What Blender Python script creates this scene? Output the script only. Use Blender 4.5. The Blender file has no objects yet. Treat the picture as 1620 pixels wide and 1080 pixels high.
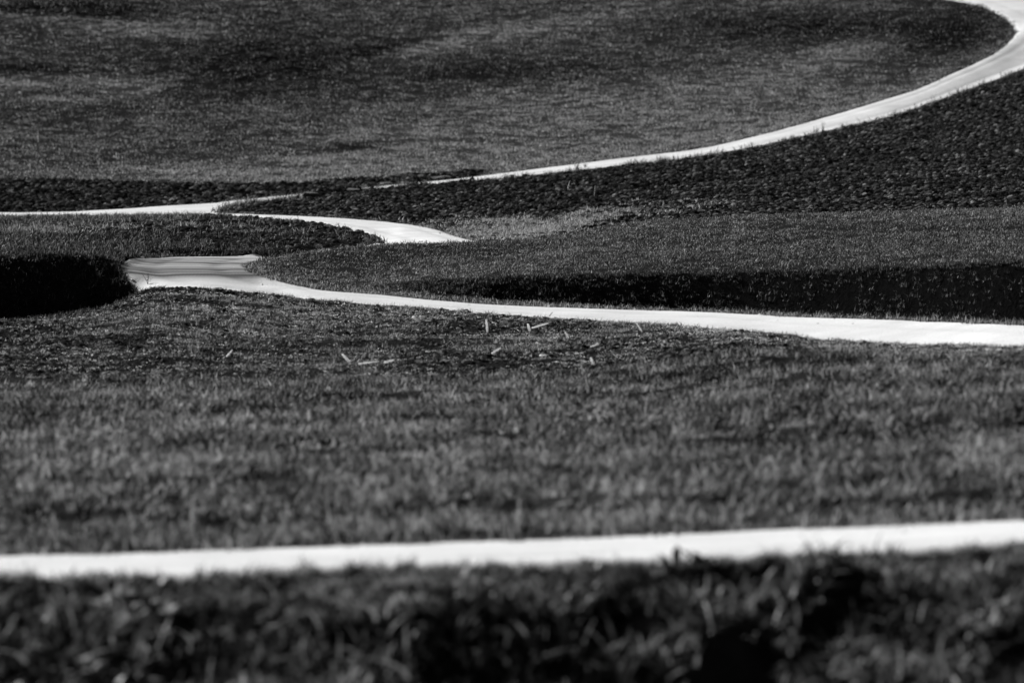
import bpy, math, random
import numpy as np
from mathutils import Vector
rng = np.random.default_rng(7)
random.seed(7)
SC = bpy.context.scene
C = SC.collection

# ------------------------------------------------------------ camera, sky, sun, exposure
F = 7700.0            # focal length in photo pixels (1620 wide)
HV = 78.0             # photo row of the true horizon
CZ = 3.2              # camera height above datum
cam_d = bpy.data.cameras.new('camera'); cam = bpy.data.objects.new('camera', cam_d); C.objects.link(cam)
cam.location = (0, 0, CZ); cam.rotation_euler = (math.pi / 2, 0, 0)
cam_d.sensor_width = 36.0; cam_d.lens = 36.0 * F / 1620.0
cam_d.shift_y = -(540 - HV) / 1620.0
cam_d.clip_start = 0.5; cam_d.clip_end = 5000
cam_d.dof.use_dof = True; cam_d.dof.focus_distance = 75.0
cam_d.dof.aperture_fstop = (cam_d.lens / 1000.0) / 0.088
cam_d.dof.aperture_blades = 9
SC.camera = cam

SUN_EL = math.radians(28.0)
SUN_AZ = math.radians(-46.0)      # measured from +Y (the view direction) towards +X
w = bpy.data.worlds.new('World'); SC.world = w; w.use_nodes = True
nt = w.node_tree; nt.nodes.clear()
sky = nt.nodes.new('ShaderNodeTexSky'); sky.sky_type = 'NISHITA'; sky.sun_disc = False
sky.air_density = 0.5; sky.dust_density = 0.3; sky.sun_elevation = SUN_EL; sky.sun_rotation = SUN_AZ
bw = nt.nodes.new('ShaderNodeSeparateColor'); bg = nt.nodes.new('ShaderNodeBackground'); wo = nt.nodes.new('ShaderNodeOutputWorld')
nt.links.new(sky.outputs[0], bw.inputs[0]); nt.links.new(bw.outputs[0], bg.inputs[0]); nt.links.new(bg.outputs[0], wo.inputs[0])
bg.inputs[1].default_value = 0.05
sd = bpy.data.lights.new('sun', 'SUN'); sd.energy = 5.0; sd.angle = math.radians(0.5); sd.color = (1, 1, 1)
sun = bpy.data.objects.new('sun', sd); C.objects.link(sun)
sdir = Vector((math.sin(SUN_AZ) * math.cos(SUN_EL), math.cos(SUN_AZ) * math.cos(SUN_EL), math.sin(SUN_EL)))
sun.rotation_euler = sdir.to_track_quat('Z', 'Y').to_euler(); sun.location = (20, 60, 60)
SC.view_settings.view_transform = 'Standard'; SC.view_settings.look = 'None'
SC.view_settings.exposure = 0.95; SC.view_settings.gamma = 1.0

# ------------------------------------------------------------ numeric helpers
def hash2(ix, iy, s):
    n = (ix.astype(np.int64) * 374761393 + iy.astype(np.int64) * 668265263 + s * 1442695041) & 0xffffffff
    n = ((n ^ (n >> 13)) * 1274126177) & 0xffffffff
    return ((n ^ (n >> 16)) & 0xffffff) / float(0xffffff)
def vnoise(x, y, s=0):
    ix = np.floor(x); iy = np.floor(y); fx = x - ix; fy = y - iy
    fx = fx * fx * (3 - 2 * fx); fy = fy * fy * (3 - 2 * fy)
    a = hash2(ix, iy, s); b = hash2(ix + 1, iy, s); c = hash2(ix, iy + 1, s); d = hash2(ix + 1, iy + 1, s)
    return (a + (b - a) * fx) + ((c + (d - c) * fx) - (a + (b - a) * fx)) * fy
def fbm(x, y, s=0, o=4):
    r = 0; a = 1; t = 0
    for k in range(o):
        r = r + a * vnoise(x * 2 ** k + 17.3 * k, y * 2 ** k - 9.1 * k, s + k); t += a; a *= .55
    return r / t - .5                      # about -0.5 .. 0.5
def pchip(xk, yk, x):
    xk = np.asarray(xk, float); yk = np.asarray(yk, float); h = np.diff(xk); d = np.diff(yk) / h
    m = np.zeros(len(xk)); m[0] = d[0]; m[-1] = d[-1]
    w1 = 2 * h[1:] + h[:-1]; w2 = h[1:] + 2 * h[:-1]
    ok = d[1:] * d[:-1] > 0
    dd0 = np.where(ok, d[:-1], 1); dd1 = np.where(ok, d[1:], 1)
    m[1:-1] = np.where(ok, (w1 + w2) / (w1 / dd0 + w2 / dd1), 0)
    x = np.clip(x, xk[0], xk[-1]); i = np.clip(np.searchsorted(xk, x) - 1, 0, len(h) - 1)
    t = (x - xk[i]) / h[i]; hh = h[i]
    return (yk[i] * (1 + 2 * t) * (1 - t) ** 2 + hh * m[i] * t * (1 - t) ** 2 + yk[i + 1] * t * t * (3 - 2 * t) + hh * m[i + 1] * t * t * (t - 1))
def sstep(a, b, x):
    t = np.clip((x - a) / (b - a), 0, 1); return t * t * (3 - 2 * t)

# ------------------------------------------------------------ the lie of the land: ridge and edge lines, (bearing, elevation, distance)
U0, U1 = -400, 2020
ROWS = {}
ORDER = []
def row(n, pts):
    ROWS[n] = np.array(pts, float); ORDER.append(n)
row('r1', [(-400,950,28.3),(0,925,28.3),(300,916,28.3),(420,908,28.3),(600,904,28.3),(900,896,28.3),(1200,888,28.3),(1400,878,28.3),(1620,866,28.3),(2020,850,28.3)])
row('r2', [(-400,900,31.4),(0,881,31.4),(400,870,31.4),(600,862,31.4),(900,852,31.4),(1200,840,31.4),(1620,824,31.4),(2020,810,31.4)])
row('d', [(-400,765,35.5),(0,765,35.5),(900,760,35.5),(1620,745,35),(2020,735,35)])
row('e', [(-400,692,41.5),(900,690,41.5),(1300,680,40),(1620,682,38.5),(2020,675,38)])
row('f', [(-400,628,50),(0,628,50),(900,622,49.5),(1300,610,46.5),(1620,622,43.5),(2020,615,43)])
row('g', [(-400,600,55),(0,600,55),(540,603,54.5),(900,590,54),(1080,568,54),(1300,556,54.5),(1620,572,49.5),(2020,572,49)])
row('r5', [(-400,535,64),(0,516,66),(150,496,68),(200,479,69.3),(250,459,70.2),(300,458,70.2),(400,468,70.2),(500,480,69.2),(600,486,68.6),(700,491,68),(800,501,67.3),(1000,514,66),(1150,526,64),(1250,536,61),(1300,545,59.5),(1450,548,56),(1620,555,53),(2020,565,52)])
row('r5b', [(-400,545,71),(0,529,71.5),(150,506,71.8),(200,479,71.85),(260,456,71),(300,456,71),(430,469,71),(500,478,69.8),(600,485,69.2),(700,490,68.8),(800,500,68),(1000,513,67),(1150,525,65.6),(1300,549,63.5),(1450,556,61.5),(1620,563,59),(2020,575,57)])
row('r6', [(-400,470,71.7),(0,462,71.95),(150,456,72.1),(200,441,72.3),(260,437,72.9),(400,432,73.3),(430,443,72.4),(500,459,71.7),(600,467,71.4),(700,477,71.0),(800,484,70.6),(1000,491,69.8),(1150,496,68.8),(1300,503,67),(1450,508,65),(1620,515,62.5),(2020,530,60)])
row('r6b', [(-400,440,72.0),(0,433,72.22),(150,430,72.45),(200,431,72.9),(260,426,74.0),(400,424,74.3),(430,436,73.0),(500,452,72.3),(600,461,72.1),(700,464,71.8),(800,472,71.5),(1000,485,70.4),(1150,490,69.4),(1300,497,67.6),(1450,502,65.5),(1620,510,63),(2020,525,60.5)])
row('r7', [(-400,410,72.3),(0,406,72.5),(150,406,72.85),(200,421,74.1),(260,416,75.3),(400,416,75.4),(430,424,74.1),(500,440,73.3),(600,450,73.0),(700,448,72.35),(800,440,71.8),(1000,437,70.72),(1150,434,69.72),(1300,430,67.96),(1450,425,65.9),(1620,420,63.42),(2020,430,60.95)])
row('r7c', [(-400,402,72.9),(0,401,73.3),(150,402,73.8),(200,412,74.7),(260,411,76),(400,411,76.2),(430,416,75.0),(500,420,74.9),(600,418,75.2),(700,414,75.2),(800,409,75.2),(1000,394,74.8),(1300,382,72.5),(1620,372,69),(2020,380,67)])
row('r8', [(-400,398,73.4),(0,398,73.8),(150,400,74.4),(200,405,75.3),(260,408.7,76.8),(400,408.5,76.9),(430,409,75.8),(500,398,76.4),(610,388,77.5),(700,385,78.2),(750,383.5,78.6),(850,380,79),(950,366,79.5),(1000,355,79.5),(1100,346,79),(1300,339,77.5),(1450,336,76),(1620,332,74.5),(2020,330,72)])
row('r9', [(-400,395,74.2),(0,395,74.6),(150,398,75.2),(200,400,76.1),(260,408.4,77.3),(400,408.2,77.4),(430,410,76.7),(500,404,77.6),(610,393,78.6),(700,389,79.2),(750,387,79.5),(850,384,80.2),(1000,359,80.8),(1300,342,78.8),(1620,335,75.8),(2020,333,73.5)])
row('r9b', [(-400,392,75.4),(0,392,75.6),(150,395,76.2),(200,398,77),(260,407.5,77.7),(400,407.7,78),(430,408.2,78.6),(500,400,80.2),(580,390,81.4),(610,389,80.6),(700,386,80.2),(750,385.5,80.3),(850,382.5,81.3),(1000,357,82),(1300,340,80),(1620,333,77),(2020,330,74.5)])
row('r10', [(-400,389,77),(0,389,77),(150,391,77.4),(200,394,77.8),(260,397,78.05),(400,397,78.35),(430,396.5,79.0),(500,388,81),(540,384,82),(580,381,82.4),(610,387,81.9),(640,383,82),(700,383,81),(750,384,81),(850,379,82.6),(1000,353,83.2),(1300,337,81.5),(1620,330,79),(2020,326,77)])
row('r10b', [(-400,366,84),(0,366,84),(200,368,84),(300,368,85),(400,368,86),(480,370,85.5),(540,372,85),(580,375,84.2),(610,384,82.8),(640,376,84),(700,379,82.6),(750,382.8,82),(850,375,84.2),(1000,348,84.8),(1300,334,83.5),(1620,327,81.5),(2020,322,80)])
row('r11', [(-400,345,97),(0,343,97),(100,342.5,97),(200,341.5,97),(300,341,97),(345,340.5,97),(400,344,94),(480,350,91),(540,360,88.5),(580,370,86),(610,378,84.3),(640,366,86.7),(700,373,84.7),(750,382,82.7),(850,370,86),(1000,340,87.5),(1300,328,86.5),(1620,320,85),(2020,314,84)])
row('r12', [(-400,344,97.9),(0,342,97.9),(200,339,98),(345,338.5,98.2),(480,343,94.6),(560,348,92.4),(640,355,90.5),(700,366,87.5),(750,380.5,83.6),(850,364,88.5),(1000,332,91),(1300,316,91),(1620,305,90),(2020,298,90)])
row('r13', [(-400,343,98.6),(0,341.3,98.6),(200,336,99.4),(300,334,100),(345,333,100.2),(370,326,102),(400,321.5,103.8),(460,315.5,106),(540,304.5,107.5),(620,297.5,108.7),(750,287,110.5),(850,277,112),(1000,261,114.5),(1100,249,116),(1200,232,118),(1300,210,120.5),(1400,188,122.5),(1450,172,124),(1500,155,125.5),(1560,133,127.5),(1620,110,129.5),(1760,64,133),(2020,40,136)])
row('r14', [(-400,341.5,100.2),(0,337,99.9),(100,336,101),(150,333.5,101.7),(200,331,102.3),(250,327,103),(345,321,104.5),(400,315.5,106),(460,309.5,108.5),(540,301,110),(620,294,111.2),(750,281,113.5),(850,268,115),(1000,249,117.5),(1100,237,119),(1200,215,121),(1300,188,123.5),(1400,158,125.7),(1450,142,127),(1500,120,128.7),(1560,92,131),(1590,72,132.8),(1620,50,135),(1760,20,138.6),(2020,0,141)])
row('r15', [(-400,286,113),(0,287,113),(300,292,112.5),(460,293,113.5),(540,287,114),(700,276,115.5),(750,274,116),(850,262,117),(1000,243,119),(1200,205,122.8),(1300,178,125.2),(1450,130,129),(1620,38,137),(1760,5,140.5),(2020,-10,143)])
row('r16', [(-400,200,125),(0,200,125),(540,190,126.5),(1000,150,130),(1300,110,132.5),(1450,72,134.5),(1620,12,140),(1760,-15,143),(2020,-30,146)])
row('r17', [(-400,-10,148),(0,-10,148),(540,-10,150),(1000,-10,150),(1300,-10,147.5),(1450,-12,145),(1620,-14,143.2),(1760,-40,148),(2020,-60,152)])

UG = np.arange(U0, U1 + 1, 5.0)
RV = {n: pchip(ROWS[n][:, 0], ROWS[n][:, 1], UG) for n in ORDER}
RY = {n: pchip(ROWS[n][:, 0], ROWS[n][:, 2], UG) for n in ORDER}
kern = np.exp(-np.linspace(-2, 2, 5) ** 2 / 2); kern /= kern.sum()
def smooth(a): return np.convolve(np.pad(a, 2, mode='edge'), kern, mode='valid')
for n in ORDER:
    RV[n] = smooth(RV[n]); RY[n] = smooth(RY[n])
def ry(n, u): return np.interp(u, UG, RY[n])
YG = np.concatenate([np.array([-80., -40, -10, 0, 5, 10, 15]), np.exp(np.arange(math.log(18), math.log(170), .0011)), [180, 200, 240, 300, 400, 600, 900, 1500, 2600]])
ZT = np.zeros((len(UG), len(YG)))
for i, u in enumerate(UG):
    ys = [-80, 0, 8, 20, 24]; zs = [-1.6, -1.8, -2.6, -4.05, -3.95]
    for n in ORDER:
        y = RY[n][i]
        if y <= ys[-1] + .05: y = ys[-1] + .05
        ys.append(y); zs.append((HV - RV[n][i]) / F * y)
    ys += [190, 300, 600, 1500, 2600]; zs += [6.6, 13, 20, 18, 10]
    ZT[i] = pchip(ys, zs, YG) + CZ
def ucol(x, y): return 810 + F * x / np.maximum(y, 18.0)
def zbase(x, y):
    x = np.asarray(x, float); y = np.asarray(y, float)
    a = np.clip((ucol(x, y) - U0) / 5.0, 0, len(UG) - 1.001); i = a.astype(int); fa = a - i
    j = np.clip(np.searchsorted(YG, y) - 1, 0, len(YG) - 2); fb = (y - YG[j]) / (YG[j + 1] - YG[j])
    fb = np.clip(fb, 0, 1)
    return (ZT[i, j] * (1 - fa) + ZT[i + 1, j] * fa) * (1 - fb) + (ZT[i, j + 1] * (1 - fa) + ZT[i + 1, j + 1] * fa) * fb
def hit(u, v, ymin=20):
    """ground point seen at a place of the photograph (first ground met beyond ymin)"""
    ys = np.arange(ymin, 160, .02); x = (u - 810) / F * ys
    vv = HV - F * (zfull(x, ys) - CZ) / ys
    k = np.argmax(vv <= v)
    return float(x[k]), float(ys[k]), float(zfull(x[k:k+1], ys[k:k+1])[0])

# ------------------------------------------------------------ roads as pairs of edge points (bearing, distance)
def pr(L, R): return (L, R)
near_keys = [((u, float(ry('r1', u))), (u, float(ry('r2', u)))) for u in (-2400, -900, -400, 0, 400, 800, 1200, 1620, 2020, 2600, 4000)]
main_keys = [((u, float(ry('r5b', u))), (u, float(ry('r6', u)))) for u in (4000, 2600, 2020, 1800, 1620, 1450, 1300, 1150, 1000, 800, 700, 600, 520)]
main_keys += [((440, 70.9), (462, 72.05)), ((350, 70.9), (424, 72.6)), ((262, 71.1), (404, 73.3)), ((203, 72.3), (396, 74.1)), ((183, 73.3), (397, 74.8)),
              ((203, 75.0), (403, 75.3)), ((275, 77.0), (420, 75.9)), ((360, 77.9), (450, 76.3)), ((430, 78.6), (500, 77.3)), ((520, 80.5), (610, 78.5)),
              ((580, 81.6), (700, 79.1)), ((603, 81.9), (762, 79.8)), ((612, 82.5), (765, 81.2)), ((609, 83.2), (745, 83.2)), ((598, 84.4), (714, 86.0)),
              ((580, 86), (690, 88.2)), ((540, 88.5), (640, 90.5)), ((480, 91), (560, 92.5)), ((400, 94), (480, 94.6)), ((345, 97), (345, 98.3))]
left_keys = [((u, float(ry('r11', u))), (u, float(ry('r14', u)))) for u in (345, 300, 250, 200, 150, 100, 50, 0, -200, -400, -900, -2400)]
up_keys = [((345, 98.3), (345, 104.5)), ((352, 100.3), (352, 104.7)), ((370, 102), (370, 105.2)), ((400, 104), (400, 106))]
up_keys += [((u, float(ry('r13', u))), (u, float(ry('r14', u)))) for u in (460, 540, 620, 750, 850, 1000, 1100, 1200, 1300, 1400, 1450, 1500)]
up_keys += [((1560, 127.5), (1560, 131)), ((1640, 130), (1590, 132.8)), ((1715, 132.6), (1604, 134.6)), ((1745, 135.5), (1605, 136.0)), ((1730, 138.0), (1596, 137.6)),
            ((1690, 140.2), (1575, 139.2)), ((1630, 141.8), (1545, 140.8)), ((1540, 144.5), (1480, 143.2)), ((1400, 149), (1370, 147.5)), ((1200, 160), (1180, 157.5))]
def catmull(P, n):
    P = np.array(P, float); Q = np.vstack([2 * P[0] - P[1], P, 2 * P[-1] - P[-2]]); out = []
    for i in range(1, len(Q) - 2):
        p0, p1, p2, p3 = Q[i - 1], Q[i], Q[i + 1], Q[i + 2]
        for t in np.linspace(0, 1, n, endpoint=False):
            out.append(.5 * ((2 * p1) + (-p0 + p2) * t + (2 * p0 - 5 * p1 + 4 * p2 - p3) * t * t + (-p0 + 3 * p1 - 3 * p2 + p3) * t ** 3))
    out.append(Q[-2]); return np.array(out)
def strip(keys, n=28, wob=.07, smoothit=True):
    res = []
    for s in (0, 1):
        P = [((k[s][0] - 810) / F * k[s][1], k[s][1]) for k in keys]
        res.append(catmull(P, n) if smoothit else np.array(P))
    L, R = res
    d = R - L; wd = np.linalg.norm(d, axis=1, keepdims=True); d = d / np.maximum(wd, .01)
    amp = wob * np.minimum(1, wd / 2)
    L = L + d * amp * (fbm(L[:, :1] * 1.7, L[:, 1:] * 1.7, 31, 4) * 2)
    R = R + d * amp * (fbm(R[:, :1] * 1.7, R[:, 1:] * 1.7, 57, 4) * 2)
    return L, R
S_near = strip(near_keys, 60, .12); S_main = strip(main_keys, 26, .08); S_left = strip(left_keys, 24, .06); S_up = strip(up_keys, 26, .08)
STRIPS = [S_near, S_main, S_left, S_up]
def inside_quads(S, x, y, infl=0.):
    """distance inside a strip (positive inside), rough"""
    L, R = S
    sel = np.zeros(x.shape, bool)
    lo = np.minimum(L.min(0), R.min(0)) - 1; hi = np.maximum(L.max(0), R.max(0)) + 1
    cand = np.where((x > lo[0]) & (x < hi[0]) & (y > lo[1]) & (y < hi[1]))[0]
    if len(cand) == 0: return sel
    cx, cy = x[cand], y[cand]; r = np.zeros(len(cand), bool)
    order = np.argsort(cy); cys = cy[order]
    for i in range(len(L) - 1):
        q = np.array([L[i], L[i + 1], R[i + 1], R[i]])
        a, b = np.searchsorted(cys, [q[:, 1].min(), q[:, 1].max()])
        ids = order[a:b]
        if len(ids) == 0: continue
        px, py = cx[ids], cy[ids]
        m = (px >= q[:, 0].min()) & (px <= q[:, 0].max()); ids = ids[m]; px = px[m]; py = py[m]
        if len(ids) == 0: continue
        c = np.zeros(len(ids), bool)
        for k in range(4):
            x1, y1 = q[k]; x2, y2 = q[(k + 1) % 4]
            if y1 == y2: continue
            t = ((y1 > py) != (y2 > py)) & (px < (x2 - x1) * (py - y1) / (y2 - y1) + x1)
            c ^= t
        r[ids] |= c
    sel[cand] = r
    return sel
def onroad(x, y):
    x = np.asarray(x, float).ravel(); y = np.asarray(y, float).ravel()
    r = np.zeros(x.shape, bool)
    for S in STRIPS: r |= inside_quads(S, x, y)
    return r

# ------------------------------------------------------------ zones of the land
def zones(x, y):
    u = ucol(x, y); z = {}
    n = fbm(x * .9, y * .35, 5, 3)
    yn = y + n * 1.2
    z['fore'] = y < ry('r1', u) + .3
    z['near'] = (y >= ry('r1', u)) & (yn < ry('g', u))
    stub_lim = np.where(u > 1250, 0, 1)
    z['stub'] = (~z['fore']) & (~z['near']) & (y < np.where(u < 215, ry('r5', u) + .35, ry('r5b', u) + .3))
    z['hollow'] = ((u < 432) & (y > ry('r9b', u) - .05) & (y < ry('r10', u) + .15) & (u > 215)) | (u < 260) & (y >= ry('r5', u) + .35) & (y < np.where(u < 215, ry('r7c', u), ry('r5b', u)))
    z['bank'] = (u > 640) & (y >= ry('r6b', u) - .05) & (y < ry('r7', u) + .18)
    z['hump'] = (u > 392) & (y >= ry('r6', u) - .3) & (y < ry('r9', u) + n * .8) & ~z['bank']
    z['isle'] = ~z['stub'] & ~z['hollow'] & (y >= np.where(u < 395, ry('r7c', u), ry('r9', u))) & (y < ry('r11', u) + .5) & (u < 640)
    z['soil'] = (~z['isle']) & (~z['hump']) & (y >= ry('r9', u)) & (y < ry('r14', u) + .3)
    z['band'] = (u < 765) & (y >= ry('r14', u)) & (yn < ry('r15', u) + .5)
    z['hill'] = (y >= ry('r14', u)) & ~z['band']
    return z
def soilness(x, y):
    z = zones(x, y); u = ucol(x, y)
    s = np.zeros(np.shape(x))
    s = np.where(z['soil'] | z['band'], 1.0, s)
    n = fbm(x * .6, y * .25, 11, 3)
    yi = (y - ry('r10', u)) / np.maximum(ry('r11', u) - ry('r10', u), 1)
    s = np.where(z['isle'], sstep(-.12, .12, n + .10 - np.abs(yi - .55) * .5 * (u < 330) + .25 * (u > 300)), s)
    s = np.where(z['stub'], sstep(-.2, .2, n + .02) * sstep(1330, 1230, u) * .9, s)
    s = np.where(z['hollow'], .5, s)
    # weedy pale patch at the near corner of the ploughed field
    wp = np.exp(-(((u - 840) / 150) ** 2 + ((y - 87 - (u - 840) * .006) / 4.0) ** 2))
    s = np.where(z['soil'], np.clip(1 - wp * 1.1 + n * .7 * (wp > .1), 0, 1), s)
    return s
def bl(u, y, cu, cy, su, sy, tilt=0.): return np.exp(-(((u - cu) / su) ** 2 + ((y - cy - tilt * (u - cu)) / sy) ** 2))
def vrow(u, y):
    return HV - F * (zbase((u - 810) / F * y, y) - CZ) / y
def tintf(x, y):
    """tone of the sward, 0 dark .. 1 pale: dryness and painted shade"""
    u = ucol(x, y); z = zones(x, y)
    t = .34 + .55 * fbm(x * .16, y * .13, 21, 4) + .35 * fbm(x * .9, y * .45, 23, 3)
    h = (z['hill'])
    v = HV - F * (zbase(x, y) - CZ) / np.maximum(y, 18)
    nz = fbm(x * .5, y * .3, 71, 3)
    hp = .50 * bl(u, v, 190, 135, 55, 13) + .42 * bl(u, v, 30, 130, 60, 9) + .30 * bl(u, v, 90, 158, 60, 7) + .35 * bl(u, v, 240, 48, 110, 9, .06) + .3 * bl(u, v, 300, 38, 40, 6)  # paler and darker patches placed on the hillside
    hp += .26 * bl(u, v, 20, 28, 90, 5, .05) - .3 * bl(u, v, 120, 16, 150, 13) - .2 * bl(u, v, 420, 100, 160, 55) - .22 * bl(u, v, 60, 108, 90, 8)
    hp += .42 * bl(u, v, 760, 60, 190, 12, -.17) - .34 * bl(u, v, 590, 82, 90, 12, -.2) - .2 * bl(u, v, 800, 115, 200, 22, -.05)
    hp += .5 * bl(u, v, 850, 186, 300, 8, -.10) + .2 * bl(u, v, 560, 262, 120, 14, -.12) + .25 * bl(u, v, 1010, 205, 420, 32, -.12) + .25 * bl(u, v, 520, 262, 330, 18, -.05)
    hp += .22 * bl(u, v, 1300, 95, 130, 22, -.3) - .22 * bl(u, v, 1500, 45, 90, 35) - .25 * bl(u, v, 1280, 45, 160, 22) - .2 * bl(u, v, 570, 235, 60, 8) + .12 * bl(u, v, 1150, 150, 300, 40) + .13 * bl(u, v, 1020, 215, 420, 60)
    t = np.where(h, .52 + 2.3 * hp * (1 + 1.4 * nz) + .30 * fbm(x * .16, y * .14, 41, 4) + .2 * fbm(x * 1.6, y * .7, 43, 3), t)
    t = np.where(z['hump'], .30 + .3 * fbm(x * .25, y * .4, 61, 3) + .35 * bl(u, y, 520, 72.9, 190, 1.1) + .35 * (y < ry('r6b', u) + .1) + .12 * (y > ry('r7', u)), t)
    t = np.where(z['bank'], .02, t)  # shade of the bank painted as a near-black tint
    t = np.where(z['soil'], .95 + .4 * nz, t)
    t = np.where(z['isle'], .28 - .26 * sstep(85, 79.5, y) * (u < 470) + .5 * nz + .3 * bl(u, v, 150, 365, 200, 7, -.06), t)
    t = np.where(z['stub'], .56 + .6 * nz + .4 * fbm(x * 2.2, y * 1.2, 45, 3), t)
    t = np.where(z['near'], .39 + .6 * nz + 1.2 * fbm(x * 3.0, y * 1.6, 44, 4) + .22 * bl(u, y, 1000, 32.3, 500, .9) + .95 * bl(u, v, 1000, 800, 110, 18) + .35 * bl(u, v, 1400, 800, 120, 22) + .3 * bl(u, v, 480, 820, 150, 18) + .35 * bl(u, v, 690, 725, 60, 22) + .4 * bl(u, v, 1570, 730, 50, 28) + .25 * bl(u, v, 270, 745, 120, 20), t)
    t = np.where(z['fore'], .26 + 1.5 * fbm(x * 1.3, y * 1.3, 47, 3), t)
    t = t * (1 - .75 * sstep(330, 190, u) * sstep(.2, .9, y - ry('r5', u) + .6) * (y < 82))  # sward beside the hollow painted darker to give its shade
    t = np.where(z['hollow'], .0, t)  # shade of the hollow and low bend bank put into the tint
    return np.clip(t, 0, 1)
TRACKS = [(1300, 249, 1700, 232, 2.5, .22), (860, 316, 1330, 262, 2.2, .16), (520, 300, 900, 318, 2.5, .10), (1000, 322, 1700, 296, 2.0, .11), (1150, 205, 1700, 160, 2.0, .11),
          (60, 585, 330, 580, 3, .06), (100, 660, 290, 648, 4, .10), (-50, 606, 200, 612, 3, .05), (330, 692, 500, 681, 4, .06), (850, 686, 1010, 672, 5, .10), (1220, 640, 1340, 622, 6, .14), (1330, 690, 1700, 668, 9, .16),
          (1080, 660, 1260, 640, 4, .08), (820, 601, 1010, 590, 2.5, .05), (0, 560, 260, 548, 2.5, .04), (1180, 362, 1560, 366, 2.2, .06), (680, 730, 860, 775, 8, .10), (960, 770, 1120, 745, 7, .09)]
def relief(x, y):
    """small ups and downs of the ground itself"""
    u = ucol(x, y); z = zones(x, y); s = soilness(x, y)
    r = .05 * fbm(x * .7, y * .7, 81, 3)
    r = r + np.where(z['hill'], .12 * fbm(x * .16, y * .2, 83, 3) + .05 * fbm(x * 1.5, y * 1.2, 84, 3), 0)
    r = r + np.where(z['near'] | z['stub'], .20 * fbm(x * .4, y * 1.3, 85, 3), 0)
    r = r + np.where(z['fore'], .5 * fbm(x * 1.6, y * 1.6, 86, 3) * np.clip((28.6 - y) / 1.2, 0.1, 1), 0)
    furrow = np.sin((y * 1.0 + x * .10 + .5 * fbm(x * .4, y * .4, 90, 2)) * 2 * math.pi / .9)
    r = r + s * (.03 * np.abs(fbm(x * 9, y * 8, 87, 2)) + .06 * np.abs(fbm(x * 2.7, y * 2.2, 74, 3)) + .09 * fbm(x * .5, y * 1.1, 88, 3) + .010 * furrow) * np.where(z['stub'], .45, 1.0)
    v = HV - F * (zbase(x, y) - CZ) / np.maximum(y, 18)
    for (ua, va, ub, vb, wv, dp) in TRACKS:
        vl = va + (vb - va) * (u - ua) / (ub - ua) + 2.5 * np.sin(u * .021 + va); g = np.exp(-((v - vl) / wv) ** 2) * sstep(ua - 10, ua + 60, u) * sstep(ub + 10, ub - 60, u) * (y > 30)
        r = r - dp * g * (.5 + 1.2 * vnoise(x * 1.1, y * .4, 77)) * ((v > 300) | z['soil'])
    r = r + np.where(z['hollow'] | z['bank'], .10 * fbm(x * 4, y * 4, 89, 2), 0)
    return r
_M = {}
def lip(x, y):
    u = ucol(x, y)
    return (.12 - .075 * sstep(520, 620, u)) * sstep(468, 505, u) * sstep(760, 735, u) * np.exp(-((y - ry('r13', u) + .75) / .45) ** 2) * np.clip(.35 + 1.1 * vnoise(x * .9, y * .2, 66) + .6 * fbm(x * 5, y * 3, 67, 2), 0, 1.3)
def rmask(x, y):
    """1 near a road, 0 away from it: roadsides are levelled"""
    if 'g' not in _M: return 0.
    iu = np.clip((ucol(x, y) - _M['u0']) / _M['du'], 0, _M['g'].shape[1] - 1).astype(int)
    iy = np.clip(np.searchsorted(_M['y'], y), 0, len(_M['y']) - 1)
    return _M['g'][iy, iu]
def zfull(x, y):
    """ground height with relief, for things set on it (roads are smooth)"""
    x = np.asarray(x, float); y = np.asarray(y, float)
    rd = onroad(x, y).reshape(x.shape)
    return zbase(x, y) + np.where(rd, .02, relief(x, y) * (1 - rmask(x, y)) + lip(x, y))

# ------------------------------------------------------------ materials (all neutral: the place is shown without colour)
def newmat(n):
    m = bpy.data.materials.new(n); m.use_nodes = True; t = m.node_tree; t.nodes.clear()
    return m, t, t.nodes.new('ShaderNodeOutputMaterial')
def N(t, k, **kw):
    n = t.nodes.new(k)
    for a, b in kw.items():
        if a.startswith('i_'):
            key = a[2:]; n.inputs[int(key) if key.isdigit() else key].default_value = b
        else: setattr(n, a, b)
    return n
def ramp(t, fac, stops):
    r = t.nodes.new('ShaderNodeValToRGB'); e = r.color_ramp.elements
    while len(e) < len(stops): e.new(.5)
    for q, (p, c) in zip(e, stops): q.position = p; q.color = (c, c, c, 1)
    t.links.new(fac, r.inputs[0]); return r.outputs[0]
def math_n(t, op, a, b):
    n = t.nodes.new('ShaderNodeMath'); n.operation = op
    for i, q in enumerate((a, b)):
        if isinstance(q, (int, float)): n.inputs[i].default_value = q
        else: t.links.new(q, n.inputs[i])
    return n.outputs[0]
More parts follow.
